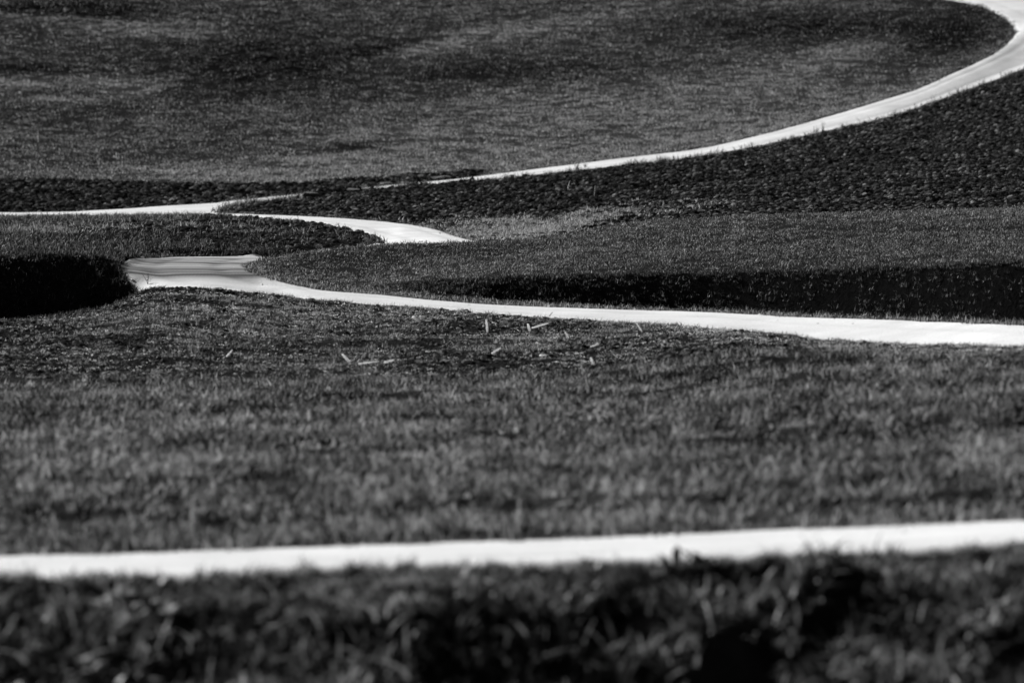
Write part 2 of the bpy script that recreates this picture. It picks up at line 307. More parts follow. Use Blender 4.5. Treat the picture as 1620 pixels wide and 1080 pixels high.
def mat_blade(name, lo, hi, trans=.45, rough=.5, inst=True):
    m, t, o = newmat(name)
    if inst:
        a = N(t, 'ShaderNodeAttribute', attribute_type='INSTANCER', attribute_name='tint'); f = a.outputs['Fac']
    else:
        f = N(t, 'ShaderNodeObjectInfo').outputs['Random']
    g = N(t, 'ShaderNodeAttribute', attribute_type='GEOMETRY', attribute_name='bv')
    f2 = math_n(t, 'ADD', f, math_n(t, 'MULTIPLY', math_n(t, 'SUBTRACT', g.outputs['Fac'], .5), 1.1))
    col = ramp(t, f2, [(0, lo), (.4, lo + (hi - lo) * .22), (.75, lo + (hi - lo) * .6), (1, hi)])
    p = N(t, 'ShaderNodeBsdfPrincipled', i_Roughness=rough); p.inputs['Specular IOR Level'].default_value = .1
    tr = N(t, 'ShaderNodeBsdfTranslucent'); mx = N(t, 'ShaderNodeMixShader', i_0=trans)
    t.links.new(col, p.inputs['Base Color']); t.links.new(col, tr.inputs[0])
    t.links.new(p.outputs[0], mx.inputs[1]); t.links.new(tr.outputs[0], mx.inputs[2]); t.links.new(mx.outputs[0], o.inputs[0])
    return m
def mat_soil(name, lo, hi):
    m, t, o = newmat(name)
    g = N(t, 'ShaderNodeNewGeometry'); n1 = N(t, 'ShaderNodeTexNoise', i_Scale=30., i_Detail=4.)
    t.links.new(g.outputs['Position'], n1.inputs['Vector'])
    oi = N(t, 'ShaderNodeAttribute', attribute_type='INSTANCER', attribute_name='tint')
    f = math_n(t, 'ADD', math_n(t, 'MULTIPLY', n1.outputs['Fac'], .35), math_n(t, 'MULTIPLY', oi.outputs['Fac'], .65))
    col = ramp(t, f, [(.25, lo), (.8, hi)])
    p = N(t, 'ShaderNodeBsdfDiffuse', i_Roughness=.6)
    b = N(t, 'ShaderNodeBump', i_Strength=.6, i_Distance=.02); t.links.new(n1.outputs['Fac'], b.inputs['Height'])
    t.links.new(b.outputs[0], p.inputs['Normal']); t.links.new(col, p.inputs['Color']); t.links.new(p.outputs[0], o.inputs[0])
    return m
def mat_ground():
    m, t, o = newmat('ground')
    g = N(t, 'ShaderNodeNewGeometry')
    n1 = N(t, 'ShaderNodeTexNoise', i_Scale=9., i_Detail=6., i_Roughness=.7); n2 = N(t, 'ShaderNodeTexNoise', i_Scale=40., i_Detail=4.)
    for n in (n1, n2): t.links.new(g.outputs['Position'], n.inputs['Vector'])
    so = N(t, 'ShaderNodeAttribute', attribute_name='soil'); ti = N(t, 'ShaderNodeAttribute', attribute_name='tint')
    gr = math_n(t, 'MULTIPLY', ramp(t, ti.outputs['Fac'], [(0, .006), (1, .060)]), math_n(t, 'ADD', math_n(t, 'MULTIPLY', n1.outputs['Fac'], 1.6), .2))
    sc = ramp(t, n1.outputs['Fac'], [(.35, .008), (.75, .050)])
    mx = N(t, 'ShaderNodeMix', data_type='FLOAT')
    t.links.new(so.outputs['Fac'], mx.inputs[0]); t.links.new(gr, mx.inputs[2]); t.links.new(sc, mx.inputs[3])
    p = N(t, 'ShaderNodeBsdfDiffuse', i_Roughness=.5)
    b = N(t, 'ShaderNodeBump', i_Strength=1.0, i_Distance=.07)
    hh = math_n(t, 'ADD', n1.outputs['Fac'], math_n(t, 'MULTIPLY', n2.outputs['Fac'], .5)); t.links.new(hh, b.inputs['Height'])
    t.links.new(b.outputs[0], p.inputs['Normal']); t.links.new(mx.outputs[0], p.inputs['Color']); t.links.new(p.outputs[0], o.inputs[0])
    return m
def mat_road():
    m, t, o = newmat('pale_gravel')
    g = N(t, 'ShaderNodeNewGeometry')
    n1 = N(t, 'ShaderNodeTexNoise', i_Scale=1.2, i_Detail=5.); n2 = N(t, 'ShaderNodeTexNoise', i_Scale=35., i_Detail=3.)
    for n in (n1, n2): t.links.new(g.outputs['Position'], n.inputs['Vector'])
    dirt_shade_at = N(t, 'ShaderNodeAttribute', attribute_name='dirt_shade')
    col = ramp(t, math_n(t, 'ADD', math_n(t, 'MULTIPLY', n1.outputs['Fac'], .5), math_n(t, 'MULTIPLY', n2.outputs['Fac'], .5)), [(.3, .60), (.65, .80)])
    c2 = math_n(t, 'MULTIPLY', col, math_n(t, 'SUBTRACT', 1.0, dirt_shade_at.outputs['Fac']))  # gravel darkened by track dirt and by painted rut shade
    p = N(t, 'ShaderNodeBsdfDiffuse', i_Roughness=.3)
    b = N(t, 'ShaderNodeBump', i_Strength=.5, i_Distance=.02); t.links.new(n2.outputs['Fac'], b.inputs['Height'])
    t.links.new(b.outputs[0], p.inputs['Normal']); t.links.new(c2, p.inputs['Color']); t.links.new(p.outputs[0], o.inputs[0])
    return m
def mat_plain(name, c, rough=.7, var=.25, tr=0.):
    m, t, o = newmat(name)
    tc = N(t, 'ShaderNodeTexCoord'); n1 = N(t, 'ShaderNodeTexNoise', i_Scale=25., i_Detail=3.); t.links.new(tc.outputs['Object'], n1.inputs['Vector'])
    col = ramp(t, n1.outputs['Fac'], [(.3, c * (1 - var)), (.7, c * (1 + var))])
    p = N(t, 'ShaderNodeBsdfPrincipled', i_Roughness=rough); t.links.new(col, p.inputs['Base Color'])
    if tr:
        q = N(t, 'ShaderNodeBsdfTranslucent'); mx = N(t, 'ShaderNodeMixShader', i_0=tr); t.links.new(col, q.inputs[0])
        t.links.new(p.outputs[0], mx.inputs[1]); t.links.new(q.outputs[0], mx.inputs[2]); t.links.new(mx.outputs[0], o.inputs[0])
    else: t.links.new(p.outputs[0], o.inputs[0])
    return m
M_ground = mat_ground(); M_road = mat_road()
M_grass = mat_blade('grass_blade', .007, .44, .32); M_soil = mat_soil('soil_clod', .014, .33)
M_straw = mat_plain('dry_straw', .85, .55, .1, .55); M_stone = mat_plain('pale_stone', .5, .8); M_earth = mat_plain('earth', .03, .95, .5); M_weed = mat_plain('weed_leaf', .06, .6, .3, .4)

# ------------------------------------------------------------ mesh helper
def mesh_np(name, V, Fc, mat, attrs=None, smooth=False, link=True):
    me = bpy.data.meshes.new(name); V = np.asarray(V, np.float32); Fc = np.asarray(Fc, np.int32)
    me.vertices.add(len(V)); me.vertices.foreach_set('co', V.ravel())
    if len(Fc):
        k = Fc.shape[1]
        me.loops.add(Fc.size); me.loops.foreach_set('vertex_index', Fc.ravel())
        me.polygons.add(len(Fc)); me.polygons.foreach_set('loop_start', np.arange(0, Fc.size, k, dtype=np.int32))
        me.polygons.foreach_set('loop_total', np.full(len(Fc), k, np.int32))
        me.polygons.foreach_set('use_smooth', np.full(len(Fc), smooth))
    for n, (ty, a) in (attrs or {}).items():
        at = me.attributes.new(n, ty, 'POINT'); at.data.foreach_set('vector' if ty == 'FLOAT_VECTOR' else 'value', np.asarray(a, np.int32 if ty == 'INT' else np.float32).ravel())
    me.update(); me.validate()
    if mat: me.materials.append(mat)
    o = bpy.data.objects.new(name, me)
    if link: C.objects.link(o)
    return o
def grid_faces(nr, nc):
    a = np.arange(nr * nc).reshape(nr, nc)
    return np.stack([a[:-1, :-1], a[:-1, 1:], a[1:, 1:], a[1:, :-1]], -1).reshape(-1, 4)

# ------------------------------------------------------------ the ground sheet
far = np.array([300., 500, 900, 1500, 2600, 4500, 8000, 15000, 30000])
us = np.concatenate([810 - 1070 - far[::-1], np.arange(-260, 1881, 4.0), 810 + 1070 + far])
ys = np.concatenate([[-80, -40, -15, 0, 5, 9, 13, 16, 18, 19, 20, 21], np.exp(np.arange(math.log(22), math.log(152), .00125)), [156, 162, 170, 182, 200, 230, 280, 360, 500, 700, 1000, 1500, 2500]])
UU, YY = np.meshgrid(us, ys); XX = (UU - 810) / F * np.maximum(YY, 18)
xf, yf = XX.ravel(), YY.ravel()
rd = onroad(xf, yf).reshape(XX.shape)
def blur(a, k):
    a = a.astype(np.float32)
    for _ in range(k):
        b = a.copy(); b[1:] += a[:-1]; b[:-1] += a[1:]; b /= 3; b[0] = a[0]; b[-1] = a[-1]
        c = b.copy(); c[:, 1:] += b[:, :-1]; c[:, :-1] += b[:, 1:]; c /= 3; c[:, 0] = b[:, 0]; c[:, -1] = b[:, -1]; a = c
    return a
soft = blur(rd, 3)
rel = relief(xf, yf).reshape(XX.shape)
wide = np.clip(blur(rd, 40) * 2.6, 0, 1)
c0 = 9; c1 = len(us) - 9
_M['g'] = wide[:, c0:c1]; _M['u0'] = us[c0]; _M['du'] = 4.0; _M['y'] = ys
ZZ = zbase(XX, YY) + rel * (1 - wide) + lip(XX, YY) - .07 * sstep(.25, .9, soft)
ground = mesh_np('ground', np.stack([xf, yf, ZZ.ravel()], -1), grid_faces(*XX.shape), M_ground,
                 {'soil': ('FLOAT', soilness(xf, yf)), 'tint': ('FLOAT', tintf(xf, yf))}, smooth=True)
ground['kind'] = 'structure'

# ------------------------------------------------------------ roads
def road_mesh(name, strips, shadef=None):
    Vs, Fs, D = [], [], []; off = 0; nc = 41
    for S in strips:
        L, R = S; s = np.linspace(0, 1, nc)[None, :, None]
        P = L[:, None, :] * (1 - s) + R[:, None, :] * s
        z = zbase(P[..., 0], P[..., 1]); sv = s[0, :, 0]
        wd = np.linalg.norm(R - L, axis=1)[:, None]
        prof = .016 + .012 * np.sin(np.pi * sv)[None] - .012 * np.exp(-((sv - .27) / .07) ** 2)[None] - .012 * np.exp(-((sv - .73) / .07) ** 2)[None]
        z = z + prof + .010 * fbm(P[..., 0] * 1.5, P[..., 1] * 1.5, 95, 3)
        z[:, 0] -= .08; z[:, -1] -= .08; z[:, 1] -= .02; z[:, -2] -= .02
        V = np.concatenate([P, z[..., None]], -1)
        Vs.append(V.reshape(-1, 3)); Fs.append(grid_faces(len(L), nc) + off); off += V.shape[0] * nc
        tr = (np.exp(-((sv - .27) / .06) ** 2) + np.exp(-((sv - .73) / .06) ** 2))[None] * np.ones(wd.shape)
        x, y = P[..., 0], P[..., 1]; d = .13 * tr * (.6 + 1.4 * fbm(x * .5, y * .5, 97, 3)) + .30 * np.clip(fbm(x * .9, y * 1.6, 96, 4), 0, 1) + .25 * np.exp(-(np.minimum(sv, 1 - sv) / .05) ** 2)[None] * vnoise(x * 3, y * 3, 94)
        if shadef: d = d + shadef(x, y, sv[None] * np.ones(wd.shape), tr)
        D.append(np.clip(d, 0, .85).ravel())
    o = mesh_np(name, np.vstack(Vs), np.vstack(Fs), M_road, {'dirt_shade': ('FLOAT', np.concatenate(D))}, smooth=True)
    o['kind'] = 'structure'; return o
def bend_shade(x, y, s, tr):  # shade of the ruts painted as dark streaks across the bend
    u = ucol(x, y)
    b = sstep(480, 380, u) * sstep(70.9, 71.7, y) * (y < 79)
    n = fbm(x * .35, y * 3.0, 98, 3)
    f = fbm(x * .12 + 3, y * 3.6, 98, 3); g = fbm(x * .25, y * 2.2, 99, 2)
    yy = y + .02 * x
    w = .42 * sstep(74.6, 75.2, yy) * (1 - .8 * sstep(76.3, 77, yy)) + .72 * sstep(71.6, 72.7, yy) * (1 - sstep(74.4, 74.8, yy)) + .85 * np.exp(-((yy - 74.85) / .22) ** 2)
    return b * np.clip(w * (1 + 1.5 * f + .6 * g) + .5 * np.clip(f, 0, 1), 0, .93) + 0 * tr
road_near = road_mesh('road', [S_near])
road_main = road_mesh('road', [S_main, S_left, S_up], bend_shade)

# ------------------------------------------------------------ tufts and clods, and their scattering
PROTO = {}
def blade_cluster(nb, rad, h, wd, lean, seg=3, droop=.5, hv=.45):
    V, Fq, bvv = [], [], []
    for _ in range(nb):
        a = random.uniform(0, 6.283); r = rad * math.sqrt(random.random())
        bx, by = r * math.cos(a), r * math.sin(a)
        hh = h * random.uniform(1 - hv, 1 + hv); la = random.uniform(0, 6.283); ll = hh * random.uniform(.1, 1) * lean
        fa = random.uniform(0, 6.283); fx, fy = math.cos(fa) * wd / 2, math.sin(fa) * wd / 2
        b = len(V); bval = random.random() ** 1.7
        for k in range(seg + 1):
            t = k / seg; q = 1 - t ** 1.6 * .92
            ox = bx + math.cos(la) * ll * t ** 1.7; oy = by + math.sin(la) * ll * t ** 1.7; oz = hh * (t - droop * .4 * t * t * min(1, ll / max(hh, 1e-3))) - .01
            V += [(ox - fx * q, oy - fy * q, oz), (ox + fx * q, oy + fy * q, oz)]; bvv += [bval, bval]
            if k: Fq.append((b + 2 * k - 2, b + 2 * k - 1, b + 2 * k + 1, b + 2 * k))
    return V, Fq, bvv
def leafy_cluster(nl, h, lw):
    V, Fq, bvv = [], [], []
    for i in range(nl):
        a = random.uniform(0, 6.283); el = random.uniform(.2, 1.2); L = h * random.uniform(.5, 1.1); wv = lw * random.uniform(.6, 1.2); bval = random.random() ** 1.7
        b = len(V); n = 5
        for k in range(n + 1):
            t = k / n; r = L * math.cos(el) * t + .01; z = L * (math.sin(el) * t - .55 * t * t * math.cos(el)) + .01 * 0
            q = wv * math.sin(math.pi * (.08 + .9 * t)) * .5
            cx, cy = math.cos(a) * r, math.sin(a) * r
            V += [(cx - math.sin(a) * q, cy + math.cos(a) * q, z + q * .3), (cx + math.sin(a) * q, cy - math.cos(a) * q, z + q * .3)]; bvv += [bval, bval]
            if k: Fq.append((b + 2 * k - 2, b + 2 * k - 1, b + 2 * k + 1, b + 2 * k))
    return V, Fq, bvv
def ico(sub):
    import bmesh
    bm = bmesh.new(); bmesh.ops.create_icosphere(bm, subdivisions=sub, radius=1); bm.verts.ensure_lookup_table()
    V = np.array([v.co[:] for v in bm.verts]); Fc = np.array([[v.index for v in f.verts] for f in bm.faces]); bm.free(); return V, Fc
ICO1, ICO2 = ico(1), ico(2)
def clod_shape(seed, base=ICO2, rough=.7):
    V, Fc = base; r = np.random.default_rng(seed)
    off = r.normal(size=(7, 3)); k = np.ones(len(V))
    for o_ in off:
        d = V @ (o_ / np.linalg.norm(o_)); k -= rough * .5 * np.clip(d - r.uniform(.35, .75), 0, 1)
    k *= 1 + r.normal(0, .10, len(V))
    return V * k[:, None] * np.array([1, r.uniform(.7, 1), r.uniform(.55, .85)]), Fc
def proto_coll(name, shapes, mat):
    col = bpy.data.collections.new(name)
    for s in shapes:
        o = mesh_np(name, s[0], s[1], mat, {'bv': ('FLOAT', s[2])} if len(s) > 2 else None, smooth=False, link=False); col.objects.link(o)
    return col, len(shapes)
def scatter(name, x, y, z, coll, scale, tint, label, cat, lean=(0, 0), zs=None):
    coll, nk = coll; n = len(x)
    rot = np.stack([rng.normal(lean[0], .12, n), rng.normal(lean[1], .12, n), rng.uniform(0, 6.283, n)], -1)
    if lean == (9, 9): rot = rng.uniform(0, 6.283, (n, 3))
    sc = np.stack([scale, scale, scale if zs is None else scale * zs], -1)
    o = mesh_np(name, np.stack([x, y, z], -1), np.zeros((0, 3)), None, {'kind_index': ('INT', rng.integers(0, nk, n)), 'rot': ('FLOAT_VECTOR', rot), 'scl': ('FLOAT_VECTOR', sc), 'tint': ('FLOAT', tint)})
    g = bpy.data.node_groups.new(name, 'GeometryNodeTree')
    g.interface.new_socket('Geometry', in_out='INPUT', socket_type='NodeSocketGeometry'); g.interface.new_socket('Geometry', in_out='OUTPUT', socket_type='NodeSocketGeometry')
    gi = g.nodes.new('NodeGroupInput'); go = g.nodes.new('NodeGroupOutput'); ip = g.nodes.new('GeometryNodeInstanceOnPoints'); ci = g.nodes.new('GeometryNodeCollectionInfo')
    ci.inputs['Collection'].default_value = coll; ci.inputs['Separate Children'].default_value = True; ci.inputs['Reset Children'].default_value = True
    def na(nm, ty):
        q = g.nodes.new('GeometryNodeInputNamedAttribute'); q.data_type = ty; q.inputs['Name'].default_value = nm; return q.outputs['Attribute']
    g.links.new(gi.outputs[0], ip.inputs['Points']); g.links.new(ci.outputs[0], ip.inputs['Instance']); ip.inputs['Pick Instance'].default_value = True
    g.links.new(na('kind_index', 'INT'), ip.inputs['Instance Index']); g.links.new(na('rot', 'FLOAT_VECTOR'), ip.inputs['Rotation']); g.links.new(na('scl', 'FLOAT_VECTOR'), ip.inputs['Scale'])
    g.links.new(ip.outputs[0], go.inputs[0])
    md = o.modifiers.new('scatter', 'NODES'); md.node_group = g
    o['kind'] = 'stuff'; o['label'] = label; o['category'] = cat
    return o
def sample(y0, y1, dens, margin=200, keep=None, road_ok=False):
    """even random points between two distances, inside the widened field of view"""
    hw = lambda q: (960 * q + 16000) / F          # half width of the planted land at distance q
    n = int((hw(y0) + hw(y1)) * (y1 - y0) * dens)
    y = rng.uniform(y0, y1, n * 2); y = y[rng.random(n * 2) < hw(y) / hw(y1)][:n]; x = rng.uniform(-1, 1, len(y)) * hw(y); u = ucol(x, y)
    if keep is not None:
        k = keep(x, y, u); x, y, u = x[k], y[k], u[k]
    if not road_ok:
        k = ~onroad(x, y); x, y, u = x[k], y[k], u[k]
    return x, y, u
def zat(x, y): return zbase(x, y) + relief(x, y) * (1 - rmask(x, y)) + lip(x, y)

tall = proto_coll('tall_grass_tuft', [blade_cluster(24, .13, .13, .018, 1.6, 5, 1.1) for _ in range(7)], M_grass)
mid = proto_coll('grass_tuft', [blade_cluster(22, .13, .085, .013, 1.3, 3, .8) for _ in range(9)], M_grass)
short = proto_coll('short_grass_tuft', [blade_cluster(34, .17, .034, .010, 1.3, 2, .6) for _ in range(8)], M_grass)
farg = proto_coll('meadow_tuft', [blade_cluster(34, .24, .05, .016, 1.2, 2, .6) for _ in range(9)], M_grass)
leafy = proto_coll('weed_rosette', [leafy_cluster(14, .13, .035) for _ in range(6)], M_grass)
clods = proto_coll('soil_clod', [clod_shape(k) for k in range(8)], M_soil)
crumbs = proto_coll('soil_crumb', [clod_shape(50 + k, ICO1) for k in range(6)], M_soil)
STATS = []
def cl_tint(x, y): return np.where(rng.random(len(x)) < .08 + .6 * np.clip(fbm(x * .35, y * .25, 8, 3), 0, 1), rng.uniform(.5, 1, len(x)), rng.uniform(0, .42, len(x)))
def put(name, pts, coll, s0, s1, label, cat, power=1., tintadd=0., tintvar=.16, lean=(0, 0), sink=0., zs=None, tfun=None):
    x, y, u = pts; n = len(x); sc = s0 + (s1 - s0) * rng.random(n) ** power
    t = (tfun(x, y) if tfun else tintf(x, y)) + rng.normal(tintadd, tintvar, n)
    STATS.append((name, n)); return scatter(name, x, y, zat(x, y) - sink * sc, coll, sc, np.clip(t, 0, 1), label, cat, lean, zs)

G = 'grass'
put('grass', sample(22, 27.6, 44, 260, lambda x, y, u: rng.random(len(x)) < .55 + 2.2 * fbm(x * 1.6, y * 1.6, 14, 3)), tall, .7, 1.6, 'tall dark rough grass on the bank in the blurred foreground below the nearest road', G, lean=(0, -.1))
put('grass', sample(27.4, 29.2, 110, 260, lambda x, y, u: zones(x, y)['fore']), tall, .25, .7, 'lower grass at the rim of the bank, against the nearest white road', G, lean=(0, -.1))
put('weeds', sample(22, 28.0, 22, 260, lambda x, y, u: (fbm(x * 1.2, y * 1.2, 3, 2) > -.08)), leafy, .6, 1.5, 'broad leaved weeds mixed into the blurred foreground grass bank', 'weeds', lean=(0, 0), tintadd=.05, tintvar=.15)
put('grass', sample(31.2, 46, 85, 220, lambda x, y, u: zones(x, y)['near'] & (rng.random(len(x)) < .75 + 1.8 * fbm(x * 1.1, y * 1.4, 6, 3))), mid, .45, 1.35, 'uneven meadow grass just beyond the nearest white road', G, power=1.6, tintvar=.30, lean=(0, -.12))
put('weeds', sample(31.2, 46, 8, 220, lambda x, y, u: zones(x, y)['near']), leafy, .4, .9, 'small leafy weeds among the meadow grass beyond the nearest road', 'weeds')
put('grass', sample(44, 66, 75, 200, lambda x, y, u: zones(x, y)['near'] & (y > 45) & (rng.random(len(x)) < .65 + 2.0 * fbm(x * .7, y * 1.1, 7, 3))), mid, .45, 1.05, 'meadow grass rising to the middle road at the right', G, power=1.3, tintvar=.30, lean=(0, -.2))
put('grass', sample(48, 73, 60, 200, lambda x, y, u: zones(x, y)['stub'] & (rng.random(len(x)) < 1.0 - .85 * soilness(x, y))), mid, .25, .65, 'thin short grass in the stubble field below the middle road', G)
put('crumbs', sample(48, 73, 110, 200, lambda x, y, u: zones(x, y)['stub'] & (rng.random(len(x)) < .15 + soilness(x, y))), clods, .015, .06, 'loose soil crumbs between the stubble in the middle field', 'soil crumbs', power=2.5, sink=.2, tfun=lambda x, y: rng.random(len(x)) ** 1.6, tintvar=.02)
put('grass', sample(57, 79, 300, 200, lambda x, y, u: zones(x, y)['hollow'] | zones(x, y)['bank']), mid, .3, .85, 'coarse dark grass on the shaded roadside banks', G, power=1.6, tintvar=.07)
put('grass', sample(60, 84, 60, 200, lambda x, y, u: zones(x, y)['hump']), short, .5, 1.3, 'short even grass on the low hump behind the middle road', G)
put('grass', sample(73, 98, 40, 200, lambda x, y, u: zones(x, y)['isle'] & (rng.random(len(x)) < 1.05 - .9 * soilness(x, y))), mid, .5, 1.2, 'patchy grass on the strip between the two road bends', G)
put('clods', sample(73, 97, 45, 200, lambda x, y, u: zones(x, y)['isle'] & (rng.random(len(x)) < soilness(x, y))), clods, .02, .09, 'dark ploughed clods on the strip between the two road bends', 'soil clods', power=2., sink=.2, tfun=cl_tint, tintvar=.06)
put('clods', sample(73, 130, 115, 180, lambda x, y, u: zones(x, y)['soil'] & (rng.random(len(x)) < soilness(x, y) ** .5 * (1 - .9 * rmask(x, y)))), clods, .018, .10, 'dark ploughed clods of the big field below the far road', 'soil clods', power=2.2, sink=.2, tfun=cl_tint, tintvar=.06)
put('weeds', sample(79, 98, 55, 180, lambda x, y, u: zones(x, y)['soil'] & (rng.random(len(x)) < 1 - soilness(x, y))), farg, .5, 1.3, 'pale dry weeds at the near corner of the ploughed field', 'weeds')
put('clods', sample(98, 118, 60, 200, lambda x, y, u: zones(x, y)['band'] & (rng.random(len(x)) < 1 - .9 * rmask(x, y))), clods, .04, .13, 'dark earth clods in the strip of ploughed soil above the left junction', 'soil clods', power=1.6, sink=.2, tfun=cl_tint, tintvar=.06)
put('grass', sample(100, 166, 28, 160, lambda x, y, u: zones(x, y)['hill'] & (rng.random(len(x)) < .8 + .8 * fbm(x * .8, y * .6, 9, 3))), farg, .45, 1.35, 'short grass with pale patches over the far hillside', G, power=1.3, tintvar=.2)

straws = proto_coll('straw_bit', [blade_cluster(5, .10, .014, .013, 6, 2, .0) for _ in range(6)], M_straw)
put('straw', sample(50, 73, 42, 200, lambda x, y, u: zones(x, y)['stub'] & (rng.random(len(x)) < .4 + 1.6 * fbm(x * .8, y * .4, 15, 3))), straws, .2, .75, 'short pale straw bits strewn over the stubble field', 'straw', sink=-.10)
pebbles = proto_coll('pebble', [clod_shape(90 + k, ICO1, .3) for k in range(5)], M_stone)
for ya, yb, dn, a, b, lb in [(28, 32.5, 30, .006, .032, 'loose pale gravel along the nearest road'), (56, 80, 14, .008, .035, 'loose pale gravel along the middle road and its bend')]:
    p = sample(ya, yb, dn, 220, lambda x, y, u: (rmask(x, y) > .45) & (rng.random(len(x)) < .5 + 1.5 * fbm(x * 1.5, y * 1.5, 16, 2)), road_ok=True)
    put('gravel', p, pebbles, a, b, lb, 'gravel', power=2.5, sink=-.2)
# grass fringes along the road edges
def fringe(S, off0, off1, dens, side, ylim, coll, s0, s1, label, tint=.2):
    L, R = S; A, B = (L, R) if side == 'L' else (R, L)
    m = (A[:, 1] > ylim[0]) & (A[:, 1] < ylim[1]); seg = np.where(m[:-1] & m[1:] & (np.abs(ucol(A[:-1, 0], A[:-1, 1]) - 810) < 1050))[0]
    ln = np.linalg.norm(A[seg + 1] - A[seg], axis=1); n = int(ln.sum() * dens)
    if n == 0: return
    k = rng.choice(seg, n, p=ln / ln.sum()); t = rng.random((n, 1)); P = A[k] * (1 - t) + A[k + 1] * t
    d = A[k] - B[k]; d /= np.maximum(np.linalg.norm(d, axis=1, keepdims=True), .01)
    P = P + d * rng.uniform(off0, off1, (n, 1)); keep = rng.random(n) < .55 + 1.6 * fbm(P[:, 0] * 2.2, P[:, 1] * 2.2, 12, 3); P = P[keep]
    x, y = P.T
    put('grass', (x, y, ucol(x, y)), coll, s0, s1, label, G, power=1.5, tfun=lambda a, b: tint * np.where((ucol(a, b) < 330) & (b > 69) & (b < 84), .15, 1))  # fringe near the hollow tinted darker, shade put into the colour
fringe(S_near, -.12, .3, 14, 'L', (20, 35), tall, .25, .75, 'ragged grass overhanging the near edge of the nearest road', .2)
fringe(S_near, -.2, .2, 26, 'R', (20, 35), mid, .4, 1.7, 'ragged grass along the far edge of the nearest road', .45)
fringe(S_main, -.06, .25, 22, 'L', (50, 79), mid, .3, .8, 'grass along the near edge of the middle road', .3)
fringe(S_main, -.06, .2, 20, 'R', (50, 76), mid, .5, 1.1, 'pale grass along the foot of the bank beside the middle road', .6)
fringe(S_main, -.05, .3, 16, 'R', (83, 99), mid, .4, 1.0, 'grass along the far edge of the road between the bends', .35)
fringe(S_up, -.1, .3, 16, 'L', (98, 140), mid, .6, 1.7, 'weedy grass along the near edge of the far road', .25)
fringe(S_up, -.05, .2, 12, 'R', (98, 142), mid, .4, .9, 'grass along the far edge of the far road', .35)

# ------------------------------------------------------------ single things one can point at
def tag(o, name, label, cat, group=None):
    o.name = name; o['label'] = label; o['category'] = cat
    if group: o['group'] = group
def tube(path, rads, ns=6):
    V, Fc = [], []; P = [Vector(p) for p in path]
    for i, p in enumerate(P):
        d = (P[min(i + 1, len(P) - 1)] - P[max(i - 1, 0)]).normalized(); a = d.orthogonal().normalized(); b = d.cross(a)
        for k in range(ns):
            an = 2 * math.pi * k / ns; V.append(tuple(p + (a * math.cos(an) + b * math.sin(an)) * rads[i]))
    for i in range(len(P) - 1):
        for k in range(ns): Fc.append((i * ns + k, i * ns + (k + 1) % ns, (i + 1) * ns + (k + 1) % ns, (i + 1) * ns + k))
    c0 = len(V); V.append(tuple(P[0])); V.append(tuple(P[-1])); e = (len(P) - 1) * ns
    for k in range(ns): Fc.append((c0, (k + 1) % ns, k, k)); Fc.append((c0 + 1, e + k, e + (k + 1) % ns, e + (k + 1) % ns))
    F3 = [f for f in Fc if len(set(f)) == 4]; T3 = [tuple(dict.fromkeys(f)) for f in Fc if len(set(f)) == 3]
    return V, F3, T3
def py_mesh(name, V, faces, mat, loc=(0, 0, 0), smooth=False):
    me = bpy.data.meshes.new(name); me.from_pydata([tuple(v) for v in V], [], [tuple(f) for f in faces]); me.materials.append(mat)
    for p in me.polygons: p.use_smooth = smooth
    me.update(); o = bpy.data.objects.new(name, me); C.objects.link(o); o.location = loc; return o
def stalk(u0, v0, u1, v1, th, mode, label):
    """dry stalk from its foot (u0,v0) to its tip; 'up' stands in the ground, 'lie' lies on it"""
    x, y, z = hit(u0, v0, 40); s = y / F
    if mode == 'up':
        tip = Vector(((u1 - u0) * s, -.03, (v0 - v1) * s + .0))
    else:
        dx = (u1 - u0) * s; dz = (v0 - v1) * s; tip = Vector((dx, .05 * (1 if dz > 0 else -1), max(dz, -.02) + .02)); z += .085
    path = []; L = tip.length
    for k in range(7):
        t = k / 6; path.append(tip * t + Vector((.012 * L * math.sin(t * 3.1), .0, .01 * L * math.sin(t * 3.1) + .012)))
    r = th * s * .62; rads = [r * (1.35 if k in (2, 4) else 1) * (1 - .25 * k / 6) for k in range(7)]
    V, q, t3 = tube(path, rads); o = py_mesh('dry_stalk', V, q + t3, M_straw, (x, y, z), True)
    tag(o, 'dry_stalk', label, 'dry stalk', 'pale dry stalks in the stubble field below the middle road')
